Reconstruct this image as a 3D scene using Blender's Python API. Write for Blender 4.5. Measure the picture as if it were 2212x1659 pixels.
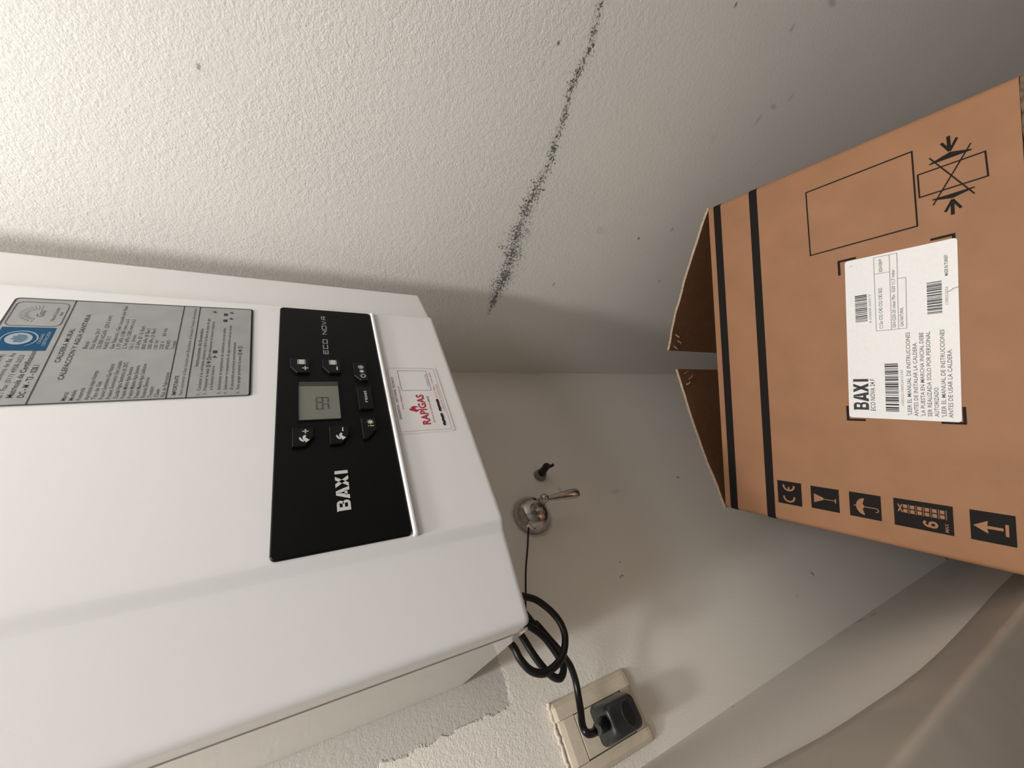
import bpy, bmesh, math, random
from mathutils import Vector, Matrix
from math import sin, cos, pi, radians

for o in list(bpy.data.objects):
    bpy.data.objects.remove(o)
scene = bpy.context.scene
COL = scene.collection
ZB = 1.16                      # height of the boiler's lower edge above the floor

# ------------------------------------------------------------------ camera
yaw, pitch, roll = 0.77852, 0.50360, -0.00715
CAM = Vector((-0.24290, -0.49974, 0.14031 + ZB))
FPX = 833.8
fwd = Vector((sin(yaw)*cos(pitch), cos(yaw)*cos(pitch), -sin(pitch)))
r0 = Vector((cos(yaw), -sin(yaw), 0))
u0 = r0.cross(fwd)
RT = r0*cos(roll) + u0*sin(roll)
UP = u0*cos(roll) - r0*sin(roll)
cam_data = bpy.data.cameras.new('camera')
cam = bpy.data.objects.new('camera', cam_data)
COL.objects.link(cam)
M = Matrix.Identity(4)         # the phone was held on its side: world up points to the picture's left
for i in range(3):
    M[i][0] = -UP[i]; M[i][1] = RT[i]; M[i][2] = -fwd[i]; M[i][3] = CAM[i]
cam.matrix_world = M
cam_data.sensor_width = 36.0
cam_data.lens = 36.0*FPX/2212.0
cam_data.clip_start = 0.01
scene.camera = cam

# ------------------------------------------------------------------ world, lamps, exposure
scene.view_settings.view_transform = 'Standard'
scene.view_settings.look = 'None'
scene.view_settings.exposure = 0.0
scene.view_settings.gamma = 1.0
scene.view_settings.use_curve_mapping = False
world = bpy.data.worlds.new('world')
scene.world = world
world.use_nodes = True
bg = world.node_tree.nodes['Background']
bg.inputs['Color'].default_value = (0.9, 0.93, 1.0, 1)
bg.inputs['Strength'].default_value = 0.05

def lamp(name, loc, power, color, radius):
    l = bpy.data.lights.new(name, 'POINT')
    l.energy = power; l.color = color; l.shadow_soft_size = radius
    o = bpy.data.objects.new(name, l)
    o.location = loc
    COL.objects.link(o)
    return o
lamp('ceiling_lamp', (-0.235, -0.382, ZB+0.97), 20.5, (1.0, 0.995, 0.985), 0.05)
al = bpy.data.lights.new('front_fill', 'AREA')  # soft fill added overhead to brighten the boiler front and back wall
al.shape = 'DISK'; al.size = 0.40; al.energy = 7.8; al.color = (1.0, 0.99, 0.98)
ao = bpy.data.objects.new('front_fill', al); ao.location = (-0.22, -0.90, ZB+1.27); COL.objects.link(ao)

# ------------------------------------------------------------------ materials
def mat(name, color, rough=0.5, metal=0.0, spec=0.5, noise=None, bump=None, coat=0.0):
    m = bpy.data.materials.new(name)
    m.use_nodes = True
    nt = m.node_tree
    b = nt.nodes['Principled BSDF']
    b.inputs['Base Color'].default_value = (*color, 1)
    b.inputs['Roughness'].default_value = rough
    b.inputs['Metallic'].default_value = metal
    b.inputs['Specular IOR Level'].default_value = spec
    b.inputs['Coat Weight'].default_value = coat
    if noise or bump:
        tc = nt.nodes.new('ShaderNodeTexCoord')
    if noise:                       # (scale, amount)
        n = nt.nodes.new('ShaderNodeTexNoise')
        n.inputs['Scale'].default_value = noise[0]; n.inputs['Detail'].default_value = 4
        nt.links.new(tc.outputs['Object'], n.inputs['Vector'])
        r = nt.nodes.new('ShaderNodeMapRange')
        r.inputs['From Min'].default_value = 0.3; r.inputs['From Max'].default_value = 0.7
        r.inputs['To Min'].default_value = 1-noise[1]; r.inputs['To Max'].default_value = 1+noise[1]
        nt.links.new(n.outputs['Fac'], r.inputs['Value'])
        h = nt.nodes.new('ShaderNodeVectorMath'); h.operation = 'SCALE'
        h.inputs[0].default_value = color
        nt.links.new(r.outputs['Result'], h.inputs['Scale'])
        nt.links.new(h.outputs['Vector'], b.inputs['Base Color'])
    if bump:                        # (scale, strength, distance)
        n = nt.nodes.new('ShaderNodeTexNoise')
        n.inputs['Scale'].default_value = bump[0]; n.inputs['Detail'].default_value = 3
        nt.links.new(tc.outputs['Object'], n.inputs['Vector'])
        bp = nt.nodes.new('ShaderNodeBump')
        bp.inputs['Strength'].default_value = bump[1]; bp.inputs['Distance'].default_value = bump[2]
        nt.links.new(n.outputs['Fac'], bp.inputs['Height'])
        nt.links.new(bp.outputs['Normal'], b.inputs['Normal'])
    return m

MW = {}
MW['enamel'] = mat('white enamel', (0.82, 0.81, 0.80), 0.32, spec=0.4, bump=(900, 0.05, 0.0004))
MW['enamel_side'] = mat('white side enamel', (0.86, 0.85, 0.82), 0.09, spec=0.6)
MW['groove_shade'] = mat('grey seam gasket', (0.26, 0.25, 0.255), 0.7)  # grey tone painted in for the shaded seam behind the cover
MW['inside'] = mat('dark inner metal', (0.10, 0.10, 0.10), 0.6)
MW['black'] = mat('black panel plastic', (0.0035, 0.0035, 0.0033), 0.42, spec=0.12, bump=(1500, 0.08, 0.0003))
MW['button'] = mat('black button plastic', (0.0035, 0.0035, 0.0037), 0.36, spec=0.18)
MW['panel_ink'] = mat('pale panel print', (0.62, 0.62, 0.58), 0.5)
MW['eco_ink'] = mat('grey panel print', (0.36, 0.36, 0.35), 0.5)
MW['sun_ink'] = mat('yellowish panel print', (0.55, 0.60, 0.36), 0.5)
MW['lcd'] = mat('liquid crystal glass', (0.17, 0.175, 0.145), 0.22, spec=0.5)
MW['lcd_ink'] = mat('liquid crystal segment', (0.075, 0.072, 0.062), 0.4)
MW['plate'] = mat('grey foil', (0.36, 0.36, 0.35), 0.45, spec=0.2, noise=(60, 0.06))
MW['plate_ink'] = mat('dark foil print', (0.035, 0.033, 0.035), 0.6)
MW['plate_faint'] = mat('faint foil print', (0.075, 0.075, 0.078), 0.6)
MW['plate_blue'] = mat('blue foil print', (0.007, 0.075, 0.17), 0.5, spec=0.12)
MW['plate_pale'] = mat('pale foil print', (0.33, 0.40, 0.45), 0.45)
MW['sticker'] = mat('white sticker paper', (0.80, 0.77, 0.76), 0.40)
MW['pink'] = mat('pink sticker print', (0.55, 0.28, 0.32), 0.5)
MW['navy'] = mat('navy sticker print', (0.035, 0.035, 0.085), 0.5)
MW['red'] = mat('red sticker print', (0.42, 0.014, 0.045), 0.5)
MW['salmon'] = mat('pale red sticker print', (0.62, 0.20, 0.19), 0.5)
MW['grey_ink'] = mat('grey sticker print', (0.22, 0.22, 0.22), 0.5)
MW['marker'] = mat('black marker', (0.006, 0.006, 0.006), 0.6)
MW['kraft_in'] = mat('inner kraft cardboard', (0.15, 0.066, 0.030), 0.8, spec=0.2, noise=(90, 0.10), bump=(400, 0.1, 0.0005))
MW['kraft_edge'] = mat('torn cardboard edge', (0.44, 0.33, 0.24), 0.9, spec=0.2, noise=(400, 0.3))
MW['box_ink'] = mat('black carton print', (0.012, 0.009, 0.008), 0.6, spec=0.12)
MW['box_paper'] = mat('white label paper', (0.80, 0.77, 0.75), 0.5, noise=(300, 0.02))
MW['label_ink'] = mat('black label print', (0.008, 0.008, 0.010), 0.55)
MW['label_grey'] = mat('thin label print', (0.060, 0.058, 0.065), 0.55)
MW['label_line'] = mat('label rule print', (0.22, 0.21, 0.21), 0.55)
MW['cream'] = mat('cream outlet plastic', (0.70, 0.61, 0.475), 0.40, noise=(120, 0.05))
MW['paintrim'] = mat('paint crust', (0.72, 0.62, 0.52), 0.5)
MW['gap'] = mat('dark gap', (0.012, 0.010, 0.012), 0.8)
MW['plug'] = mat('dark grey plug plastic', (0.028, 0.031, 0.033), 0.30, spec=0.5)
MW['plug_dark'] = mat('black plug recess', (0.006, 0.006, 0.006), 0.45)
MW['cable'] = mat('black cable rubber', (0.0045, 0.0045, 0.0045), 0.34, spec=0.4)
MW['chrome'] = mat('worn chrome', (0.52, 0.49, 0.47), 0.13, metal=1.0, noise=(140, 0.15))
MW['stub'] = mat('dark pipe metal', (0.02, 0.016, 0.015), 0.45, metal=0.3)
MW['stub_ring'] = mat('grey pipe ring', (0.25, 0.22, 0.20), 0.5, metal=0.2)
MW['jamb'] = mat('beige jamb paint', (0.43, 0.375, 0.32), 0.36, noise=(14, 0.10), bump=(60, 0.15, 0.002))
MW['floor'] = mat('floor tile', (0.09, 0.075, 0.065), 0.5, noise=(20, 0.2))
MW['room'] = mat('room paint', (0.30, 0.28, 0.26), 0.8)
MW['ceiling'] = mat('ceiling paint', (0.78, 0.77, 0.74), 0.8)

# cardboard with its long fluting lines
def kraft():
    m = mat('kraft cardboard', (0.325, 0.162, 0.083), 0.62, spec=0.25, noise=(26, 0.06), bump=(500, 0.06, 0.0004))
    return m
MW['kraft'] = kraft()

# --- plaster walls: paint colour, roller relief, stains and specks given where they are on the wall
class NG:
    def __init__(s, m): s.nt = m.node_tree; s.N = s.nt.nodes; s.L = s.nt.links
    def math(s, op, a, b=None, c=None):
        n = s.N.new('ShaderNodeMath'); n.operation = op
        for i, v in enumerate((a, b, c)):
            if v is None: continue
            if isinstance(v, (int, float)): n.inputs[i].default_value = v
            else: s.L.new(v, n.inputs[i])
        return n.outputs[0]
    def noise(s, vec, scale, detail=2, rough=0.5, dist=0.0):
        n = s.N.new('ShaderNodeTexNoise'); n.inputs['Scale'].default_value = scale
        n.inputs['Detail'].default_value = detail; n.inputs['Roughness'].default_value = rough
        n.inputs['Distortion'].default_value = dist
        s.L.new(vec, n.inputs['Vector']); return n.outputs['Fac']
    def ramp(s, v, a, b, lo=0.0, hi=1.0):
        n = s.N.new('ShaderNodeMapRange'); n.interpolation_type = 'SMOOTHSTEP'
        n.inputs['From Min'].default_value = a; n.inputs['From Max'].default_value = b
        n.inputs['To Min'].default_value = lo; n.inputs['To Max'].default_value = hi
        s.L.new(v, n.inputs['Value']); return n.outputs['Result']

def wall_material(name, base, axis, relief, specks, extra):
    """axis: which world coordinate runs along the wall ('X' or 'Y')."""
    m = bpy.data.materials.new(name); m.use_nodes = True
    g = NG(m); b = g.N['Principled BSDF']
    b.inputs['Roughness'].default_value = 0.55
    b.inputs['Specular IOR Level'].default_value = 0.28
    tc = g.N.new('ShaderNodeTexCoord'); P = tc.outputs['Object']
    sp = g.N.new('ShaderNodeSeparateXYZ'); g.L.new(P, sp.inputs[0])
    A = sp.outputs[axis]; Z = sp.outputs['Z']
    # stain factor
    stain = None
    for (a, z, ra, rz, k) in specks:
        da = g.math('DIVIDE', g.math('SUBTRACT', A, a), ra)
        dz = g.math('DIVIDE', g.math('SUBTRACT', Z, z), rz)
        d = g.math('SQRT', g.math('ADD', g.math('MULTIPLY', da, da), g.math('MULTIPLY', dz, dz)))
        f = g.ramp(g.math('ADD', d, g.math('MULTIPLY', g.noise(P, 700), 0.9)), 0.75, 1.45, k, 0.0)
        stain = f if stain is None else g.math('MAXIMUM', stain, f)
    stain, patch, hgt = extra(g, P, A, Z, stain)
    # large soft unevenness of the paint itself
    tone = g.math('ADD', 0.97, g.math('MULTIPLY', g.noise(P, 9, 3), 0.06))
    k = g.math('MULTIPLY', tone, g.math('SUBTRACT', 1.0, stain))
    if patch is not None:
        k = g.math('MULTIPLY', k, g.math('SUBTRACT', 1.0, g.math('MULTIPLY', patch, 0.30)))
    sc = g.N.new('ShaderNodeVectorMath'); sc.operation = 'SCALE'
    sc.inputs[0].default_value = base; g.L.new(k, sc.inputs['Scale'])
    g.L.new(sc.outputs['Vector'], b.inputs['Base Color'])
    # roller relief
    amt = relief(g, P, A, Z)
    fine = g.noise(P, 520, 2.5, 0.6)
    mid = g.noise(P, 210, 2.0, 0.5)
    h = g.math('ADD', g.math('MULTIPLY', fine, 0.8), g.math('MULTIPLY', mid, 0.9))
    h = g.math('MULTIPLY', h, amt)
    if hgt is not None: h = g.math('ADD', h, hgt)
    bp = g.N.new('ShaderNodeBump'); bp.inputs['Strength'].default_value = 1.0
    bp.inputs['Distance'].default_value = 0.0007
    g.L.new(h, bp.inputs['Height']); g.L.new(bp.outputs['Normal'], b.inputs['Normal'])
    return m

def right_extra(g, P, A, Z, stain):
    # dark mould running in a horizontal streak of specks
    zc = g.math('ADD', ZB-0.158, g.math('MULTIPLY', g.math('SUBTRACT', g.noise(P, 11, 2), 0.5), 0.030))
    d = g.math('ABSOLUTE', g.math('SUBTRACT', Z, zc))
    w_near = g.ramp(A, -0.41, -0.26, 0.013, 0.036)
    w_end = g.ramp(A, -0.235, -0.140, 1.0, 0.20)
    w = g.math('MULTIPLY', w_near, w_end)
    core = g.math('SUBTRACT', 1.0, g.math('MINIMUM', g.math('DIVIDE', d, w), 1.0))
    end = g.ramp(A, -0.158, -0.135, 1.0, 0.0)
    speck = g.noise(P, 300, 3.0, 0.68, 0.8)
    clump = g.noise(P, 40, 2.0)
    lift = g.math('ADD', g.math('MULTIPLY', core, 0.26), g.math('MULTIPLY', g.math('SUBTRACT', clump, 0.5), 0.25))
    lift = g.math('ADD', lift, g.ramp(A, -0.42, -0.28, 0.0, 0.035))
    thr = g.math('SUBTRACT', 0.70, lift)
    f = g.ramp(g.math('SUBTRACT', speck, thr), 0.0, 0.07, 0.0, 0.82)
    f = g.math('MULTIPLY', f, g.math('MULTIPLY', end, g.ramp(core, 0.0, 0.15)))
    soft = g.math('MULTIPLY', g.math('MULTIPLY', core, core), g.math('MULTIPLY', end, 0.12))
    f = g.math('MAXIMUM', f, soft)
    if stain is not None: f = g.math('MAXIMUM', f, stain)
    return f, None, None
def right_relief(g, P, A, Z):
    a = g.ramp(Z, ZB-0.45, ZB-0.05, 0.30, 1.0)
    return g.math('MULTIPLY', a, g.ramp(g.noise(P, 5), 0.25, 0.7, 0.7, 1.15))

def back_extra(g, P, A, Z, stain):
    # darker, sunken strip left of the boiler with a ragged lower end
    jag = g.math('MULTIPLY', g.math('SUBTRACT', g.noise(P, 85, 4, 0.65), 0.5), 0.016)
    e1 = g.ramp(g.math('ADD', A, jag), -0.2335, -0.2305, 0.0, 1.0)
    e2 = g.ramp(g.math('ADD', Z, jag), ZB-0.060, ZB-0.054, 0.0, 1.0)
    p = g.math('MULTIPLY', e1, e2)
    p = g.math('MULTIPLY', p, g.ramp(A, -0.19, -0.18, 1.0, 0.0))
    # darker ring round the valve
    da = g.math('SUBTRACT', A, -0.034); dz = g.math('SUBTRACT', Z, ZB-0.170)
    r = g.math('SQRT', g.math('ADD', g.math('MULTIPLY', da, da), g.math('MULTIPLY', dz, dz)))
    ring = g.ramp(g.math('ADD', r, g.math('MULTIPLY', g.noise(P, 150), 0.006)), 0.031, 0.039, 0.38, 0.0)
    da = g.math('SUBTRACT', A, 0.032); dz = g.math('SUBTRACT', Z, ZB-0.214)
    r2 = g.math('SQRT', g.math('ADD', g.math('MULTIPLY', da, da), g.math('MULTIPLY', dz, dz)))
    ring2 = g.ramp(g.math('ADD', r2, g.math('MULTIPLY', g.noise(P, 200), 0.006)), 0.010, 0.018, 0.35, 0.0)
    s = g.math('MAXIMUM', ring, ring2)
    if stain is not None: s = g.math('MAXIMUM', s, stain)
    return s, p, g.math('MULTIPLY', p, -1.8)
def back_relief(g, P, A, Z):
    a = g.ramp(A, -0.25, -0.16, 1.0, 0.16)
    return g.math('MULTIPLY', a, g.ramp(Z, ZB-0.30, ZB-0.12, 0.25, 1.25))

def left_extra(g, P, A, Z, stain):
    return (stain if stain is not None else g.math('MULTIPLY', A, 0.0)), None, None
def left_relief(g, P, A, Z):
    return g.math('ADD', 0.18, g.math('MULTIPLY', A, 0.0))

right_specks = [(-.545, ZB-.484, .011, .0035, .26), (-.566, ZB-.497, .0045, .011, .24), (-.585, ZB-.52, .008, .003, .22),
                (-.517, ZB-.120, .0035, .0025, .75), (-.331, ZB-.388, .0035, .0035, .75), (-.386, ZB+.220, .004, .003, .5),
                (-.625, ZB-.331, .004, .003, .6), (-.33, ZB-.30, .010, .012, .10), (-.22, ZB-.26, .006, .003, .4),
                (-.36, ZB-.45, .006, .004, .3), (-.50, ZB-.42, .010, .012, .08), (-.26, ZB-.50, .004, .003, .4),
                (-.64, ZB-.44, .006, .004, .3), (-.68, ZB-.48, .005, .012, .3)]
back_specks = [(-.131, ZB-.284, .0016, .0014, .7), (-.150, ZB-.271, .0028, .0022, .55), (-.149, ZB-.276, .0020, .0030, .65),
               (-.015, ZB-.521, .002, .006, .75), (-.02, ZB-.35, .006, .014, .16), (.0, ZB-.24, .010, .005, .22),
               (-.244, ZB-.681, .006, .005, .5), (-.262, ZB-.60, .004, .008, .12)]
left_specks = [(-.014, ZB-.684, .012, .010, .5), (-.03, ZB-.70, .008, .012, .45), (-.02, ZB-.62, .006, .008, .3), (-.006, ZB-.335, .003, .004, .5)]
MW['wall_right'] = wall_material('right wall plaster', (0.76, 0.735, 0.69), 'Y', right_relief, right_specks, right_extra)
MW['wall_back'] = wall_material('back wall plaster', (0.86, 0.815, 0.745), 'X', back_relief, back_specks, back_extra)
MW['wall_left'] = wall_material('left wall plaster', (0.85, 0.81, 0.755), 'Y', left_relief, left_specks, left_extra)
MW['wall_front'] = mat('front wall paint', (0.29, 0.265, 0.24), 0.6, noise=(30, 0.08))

# ------------------------------------------------------------------ building helpers
class MB:
    """collects world-space geometry; build() links it as one mesh object"""
    def __init__(s): s.v = []; s.f = []; s.m = []; s.cur = 0; s.sm = []; s.smooth = False
    def add(s, verts, faces):
        k = len(s.v); s.v += [tuple(p) for p in verts]
        for f in faces:
            s.f.append([k+i for i in f]); s.m.append(s.cur); s.sm.append(s.smooth)
    def grid(s, rows, close_u=False, close_v=False):
        nr, nc = len(rows), len(rows[0]); F = []
        for i in range(nr if close_v else nr-1):
            for j in range(nc if close_u else nc-1):
                F.append([i*nc+j, i*nc+(j+1) % nc, ((i+1) % nr)*nc+(j+1) % nc, ((i+1) % nr)*nc+j])
        s.add([p for r in rows for p in r], F)
    def build(s, name, mats, parent=None, recalc=True):
        if not isinstance(mats, (list, tuple)): mats = [mats]
        off = Vector((0, 0, 0))
        q = parent
        while q is not None:
            off = off + Vector(q.location); q = q.parent
        me = bpy.data.meshes.new(name)
        me.from_pydata([tuple(Vector(p)-off) for p in s.v], [], s.f)
        for mm in mats: me.materials.append(mm)
        me.polygons.foreach_set('material_index', s.m)
        me.polygons.foreach_set('use_smooth', s.sm)
        if recalc:
            bm = bmesh.new(); bm.from_mesh(me)
            bmesh.ops.recalc_face_normals(bm, faces=bm.faces)
            bm.to_mesh(me); bm.free()
        me.update()
        o = bpy.data.objects.new(name, me); COL.objects.link(o)
        if parent is not None: o.parent = parent
        return o

class Frame:
    """plane: origin, ex, ey, normal toward the viewer"""
    def __init__(s, o, ex, ey, n=None, rot=0.0):
        ex = Vector(ex).normalized(); ey = Vector(ey).normalized()
        s.o = Vector(o); s.n = Vector(n).normalized() if n is not None else ex.cross(ey)
        s.ex = ex*cos(rot)+ey*sin(rot); s.ey = ey*cos(rot)-ex*sin(rot)
    def p(s, u, v, h=0.0): return s.o+s.ex*u+s.ey*v+s.n*h

def thing(name, label, cat, loc, group=None):
    o = bpy.data.objects.new(name, None); COL.objects.link(o)
    o.location = loc; o.empty_display_size = 0.05
    o['label'] = label; o['category'] = cat
    if group: o['group'] = group
    return o

# flat print primitives (frame, height above the plane)
def poly(mb, fr, pts, h):
    mb.add([fr.p(x, y, h) for x, y in pts], [list(range(len(pts)))])
def rect(mb, fr, x0, y0, x1, y1, h):
    poly(mb, fr, [(x0, y0), (x1, y0), (x1, y1), (x0, y1)], h)
def line(mb, fr, a, b, w, h):
    ax, ay = a; bx, by = b; L = math.hypot(bx-ax, by-ay) or 1e-9
    nx, ny = -(by-ay)/L*w/2, (bx-ax)/L*w/2
    poly(mb, fr, [(ax+nx, ay+ny), (ax-nx, ay-ny), (bx-nx, by-ny), (bx+nx, by+ny)], h)
def polyline(mb, fr, pts, w, h, closed=False):
    n = len(pts); L = []; R = []
    for i in range(n):
        a = pts[i-1] if (i > 0 or closed) else pts[i]
        b = pts[(i+1) % n] if (i < n-1 or closed) else pts[i]
        c = pts[i]
        d1 = Vector((c[0]-a[0], c[1]-a[1])); d2 = Vector((b[0]-c[0], b[1]-c[1]))
        if d1.length < 1e-9: d1 = d2
        if d2.length < 1e-9: d2 = d1
        n1 = Vector((-d1.y, d1.x)).normalized(); n2 = Vector((-d2.y, d2.x)).normalized()
        m = (n1+n2)
        m = m.normalized() if m.length > 1e-6 else n1
        k = (w if isinstance(w, float) else w[i])/2/max(0.35, m.dot(n1))
        L.append((c[0]+m.x*k, c[1]+m.y*k)); R.append((c[0]-m.x*k, c[1]-m.y*k))
    V = [fr.p(*q, h) for q in L]+[fr.p(*q, h) for q in R]
    mb.add(V, [[i, (i+1) % n, n+(i+1) % n, n+i] for i in range(n if closed else n-1)])
def arc(cx, cy, r, a0, a1, n=20, ry=None):
    ry = ry or r
    return [(cx+r*cos(radians(a0+(a1-a0)*i/n)), cy+ry*sin(radians(a0+(a1-a0)*i/n))) for i in range(n+1)]
def disc(mb, fr, cx, cy, r, h, n=24, ry=None):
    poly(mb, fr, arc(cx, cy, r, 0, 360, n, ry)[:-1], h)
def rr(x0, y0, x1, y1, r, n=5):
    return (arc(x1-r, y1-r, r, 0, 90, n)+arc(x0+r, y1-r, r, 90, 180, n) +
            arc(x0+r, y0+r, r, 180, 270, n)+arc(x1-r, y0+r, r, 270, 360, n))
def star(cx, cy, r1, r2, n):
    return [(cx+(r1 if i % 2 == 0 else r2)*cos(pi*i/n+pi/2), cy+(r1 if i % 2 == 0 else r2)*sin(pi*i/n+pi/2)) for i in range(2*n)]
def prism(mb, fr, pts, h0, h1, bev=0.0):
    """solid over an outline; the top edge is chamfered by bev"""
    n = len(pts)
    cx = sum(p[0] for p in pts)/n; cy = sum(p[1] for p in pts)/n
    def inset(d):
        out = []
        area = sum(pts[i][0]*pts[(i+1) % n][1]-pts[(i+1) % n][0]*pts[i][1] for i in range(n))
        sg = 1 if area > 0 else -1
        for i in range(n):
            a, c, b = pts[i-1], pts[i], pts[(i+1) % n]
            d1 = Vector((c[0]-a[0], c[1]-a[1])).normalized(); d2 = Vector((b[0]-c[0], b[1]-c[1])).normalized()
            n1 = Vector((-d1.y, d1.x))*sg; n2 = Vector((-d2.y, d2.x))*sg
            m = (n1+n2).normalized(); k = d/max(0.4, m.dot(n1))
            out.append((c[0]+m.x*k, c[1]+m.y*k))
        return out
    rings = [[fr.p(*q, h0) for q in pts]]
    if bev > 0:
        rings.append([fr.p(*q, h1-bev*(1 if h1 > h0 else -1)) for q in pts])
        rings.append([fr.p(*q, h1) for q in inset(bev)])
    else:
        rings.append([fr.p(*q, h1) for q in pts])
    mb.grid(rings, close_u=True)
    mb.add(rings[-1], [list(range(n))]); mb.add(rings[0], [list(range(n))[::-1]])

_fc = {}
def _font_mesh(body, bold):
    key = (body, bold)
    if key in _fc: return _fc[key]
    cu = bpy.data.curves.new('t', 'FONT'); cu.body = body; cu.size = 1.0
    cu.offset = bold; cu.resolution_u = 2
    ob = bpy.data.objects.new('t', cu)
    me = bpy.data.meshes.new_from_object(ob)
    vs = [(v.co.x, v.co.y) for v in me.vertices]; fs = [list(p.vertices) for p in me.polygons]
    bpy.data.objects.remove(ob); bpy.data.meshes.remove(me); bpy.data.curves.remove(cu)
    _fc[key] = (vs, fs); return _fc[key]
_cap = None
def text(mb, fr, body, x0, base, width, cap, h, bold=0.0):
    """one line of lettering: left end x0, baseline, total width, capital height"""
    global _cap
    if _cap is None:
        vs, _ = _font_mesh('H', 0.0); _cap = max(v[1] for v in vs)-min(v[1] for v in vs)
    vs, fs = _font_mesh(body, bold)
    if not vs: return
    xa = min(v[0] for v in vs); xb = max(v[0] for v in vs)
    sx = width/(xb-xa); sy = cap/_cap
    mb.add([fr.p(x0+(x-xa)*sx, base+y*sy, h) for x, y in vs], fs)

def barcode(mb, fr, x0, y0, x1, y1, h, seed, n=44):
    rnd = random.Random(seed); x = x0; u = (x1-x0)/(n*2.0)
    while x < x1-u:
        w = u*rnd.choice([1, 1, 1.6, 2.4]); rect(mb, fr, x, y0, min(x+w, x1), y1, h)
        x += w+u*rnd.choice([0.8, 0.9, 1.3, 2.0])

def catmull(pts, sub=8):
    P = [Vector(p) for p in pts]; out = []
    for i in range(len(P)-1):
        a = P[i-1] if i > 0 else P[i]*2-P[i+1]
        b, c = P[i], P[i+1]
        d = P[i+2] if i+2 < len(P) else P[i+1]*2-P[i]
        for k in range(sub):
            t = k/sub
            out.append(0.5*((2*b)+(c-a)*t+(2*a-5*b+4*c-d)*t*t+(3*b-a-3*c+d)*t*t*t))
    out.append(P[-1]); return out
def tube(mb, pts, rad, n=12, caps=True):
    P = [Vector(p) for p in pts]
    t = (P[1]-P[0]).normalized(); nrm = t.orthogonal().normalized(); rows = []
    for i, p in enumerate(P):
        tn = (P[min(i+1, len(P)-1)]-P[max(i-1, 0)]).normalized()
        ax = t.cross(tn)
        if ax.length > 1e-7:
            nrm = Matrix.Rotation(t.angle(tn), 3, ax.normalized()) @ nrm
        t = tn; bn = t.cross(nrm)
        r = rad if isinstance(rad, float) else rad[i]
        rows.append([p+(nrm*cos(2*pi*k/n)+bn*sin(2*pi*k/n))*r for k in range(n)])
    mb.grid(rows, close_u=True)
    if caps:
        mb.add(rows[0], [list(range(n))[::-1]]); mb.add(rows[-1], [list(range(n))])
def lathe(mb, c, axis, prof, n=32):
    """prof: (distance along axis, radius)"""
    ax = Vector(axis).normalized(); e1 = ax.orthogonal().normalized(); e2 = ax.cross(e1); c = Vector(c)
    rows = [[c+ax*d+(e1*cos(2*pi*k/n)+e2*sin(2*pi*k/n))*r for k in range(n)] for d, r in prof]
    mb.grid(rows, close_u=True)
    if prof[-1][1] > 1e-5: mb.add(rows[-1], [list(range(n))])
def box(mb, x0, y0, z0, x1, y1, z1):
    v = [(x, y, z) for x in (x0, x1) for y in (y0, y1) for z in (z0, z1)]
    mb.add(v, [[0, 1, 3, 2], [4, 6, 7, 5], [0, 4, 5, 1], [2, 3, 7, 6], [0, 2, 6, 4], [1, 5, 7, 3]])

# ------------------------------------------------------------------ the setting
XR, XL, ZC = 0.2833, -0.3275, 2.46
def structure(name, mb, m):
    o = mb.build(name, m); o['kind'] = 'structure'; return o
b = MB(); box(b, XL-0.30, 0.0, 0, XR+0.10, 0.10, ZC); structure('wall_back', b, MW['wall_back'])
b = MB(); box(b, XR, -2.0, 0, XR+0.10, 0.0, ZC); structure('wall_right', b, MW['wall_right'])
b = MB(); box(b, -1.5, -2.0, -0.05, XR+0.10, 0.10, 0.0); structure('floor', b, MW['floor'])
b = MB(); box(b, -1.5, -2.0, ZC, XR+0.10, 0.10, ZC+0.05); structure('ceiling', b, MW['ceiling'])
# left return of the niche; its front end follows an uneven plaster edge
edge = [(0.0, -0.262), (0.45, -0.261), (0.60, -0.259), (0.657, -0.259), (0.73, -0.2625), (0.798, -0.2650), (0.845, -0.2655), (0.884, -0.2640), (0.918, -0.2585), (0.947, -0.2505),
        (0.970, -0.2440), (0.990, -0.2370), (1.004, -0.2290), (1.018, -0.2205), (1.032, -0.2120), (1.050, -0.203), (1.10, -0.190), (1.5, -0.182), (ZC, -0.182)]
edge = [(z, y) for z, y in edge]
b = MB()
zz = [e[0] for e in edge]
b.grid([[(XL, 0.0, z) for z in zz], [(XL, y, z) for z, y in edge], [(XL-0.02, y, z) for z, y in edge]])
structure('wall_left', b, MW['wall_left'])
# jamb: slightly proud, with a rounded outer edge turning to the front of the wall
b = MB(); b.smooth = True
XJ = XL+0.004; YF = -0.312; R = 0.0055
prof = []
rows = []
for z, y in edge:
    ring = [(XL-0.02, y+0.001, z), (XJ-0.003, y, z), (XJ, y-0.004, z), (XJ, y-0.02, z), (XJ, YF+R+0.012, z)]
    for k in range(7):
        a = radians(90*k/6)
        ring.append((XJ-R+R*cos(a), YF+R-R*sin(a), z))
    ring += [(XJ-R-0.03, YF, z), (XJ-0.075, YF, z)]
    rows.append(ring)
b.grid(rows)
structure('trim_1', b, MW['jamb'])
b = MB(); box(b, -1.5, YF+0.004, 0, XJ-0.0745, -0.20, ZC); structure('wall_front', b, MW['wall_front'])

# the rest of the small room, behind the photographer
b = MB(); box(b, -1.6, -2.1, 0, XR+0.10, -2.0, ZC); structure('wall_rear', b, MW['room'])
b = MB(); box(b, -1.6, -2.0, 0, -1.5, YF+0.004, ZC); structure('wall_far', b, MW['room'])

# ------------------------------------------------------------------ boiler
BO = Vector((0, 0, ZB))
boiler = thing('wall_boiler', 'white wall-hung boiler with black control panel, grey data plate and looped black cord', 'boiler', BO)
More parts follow.
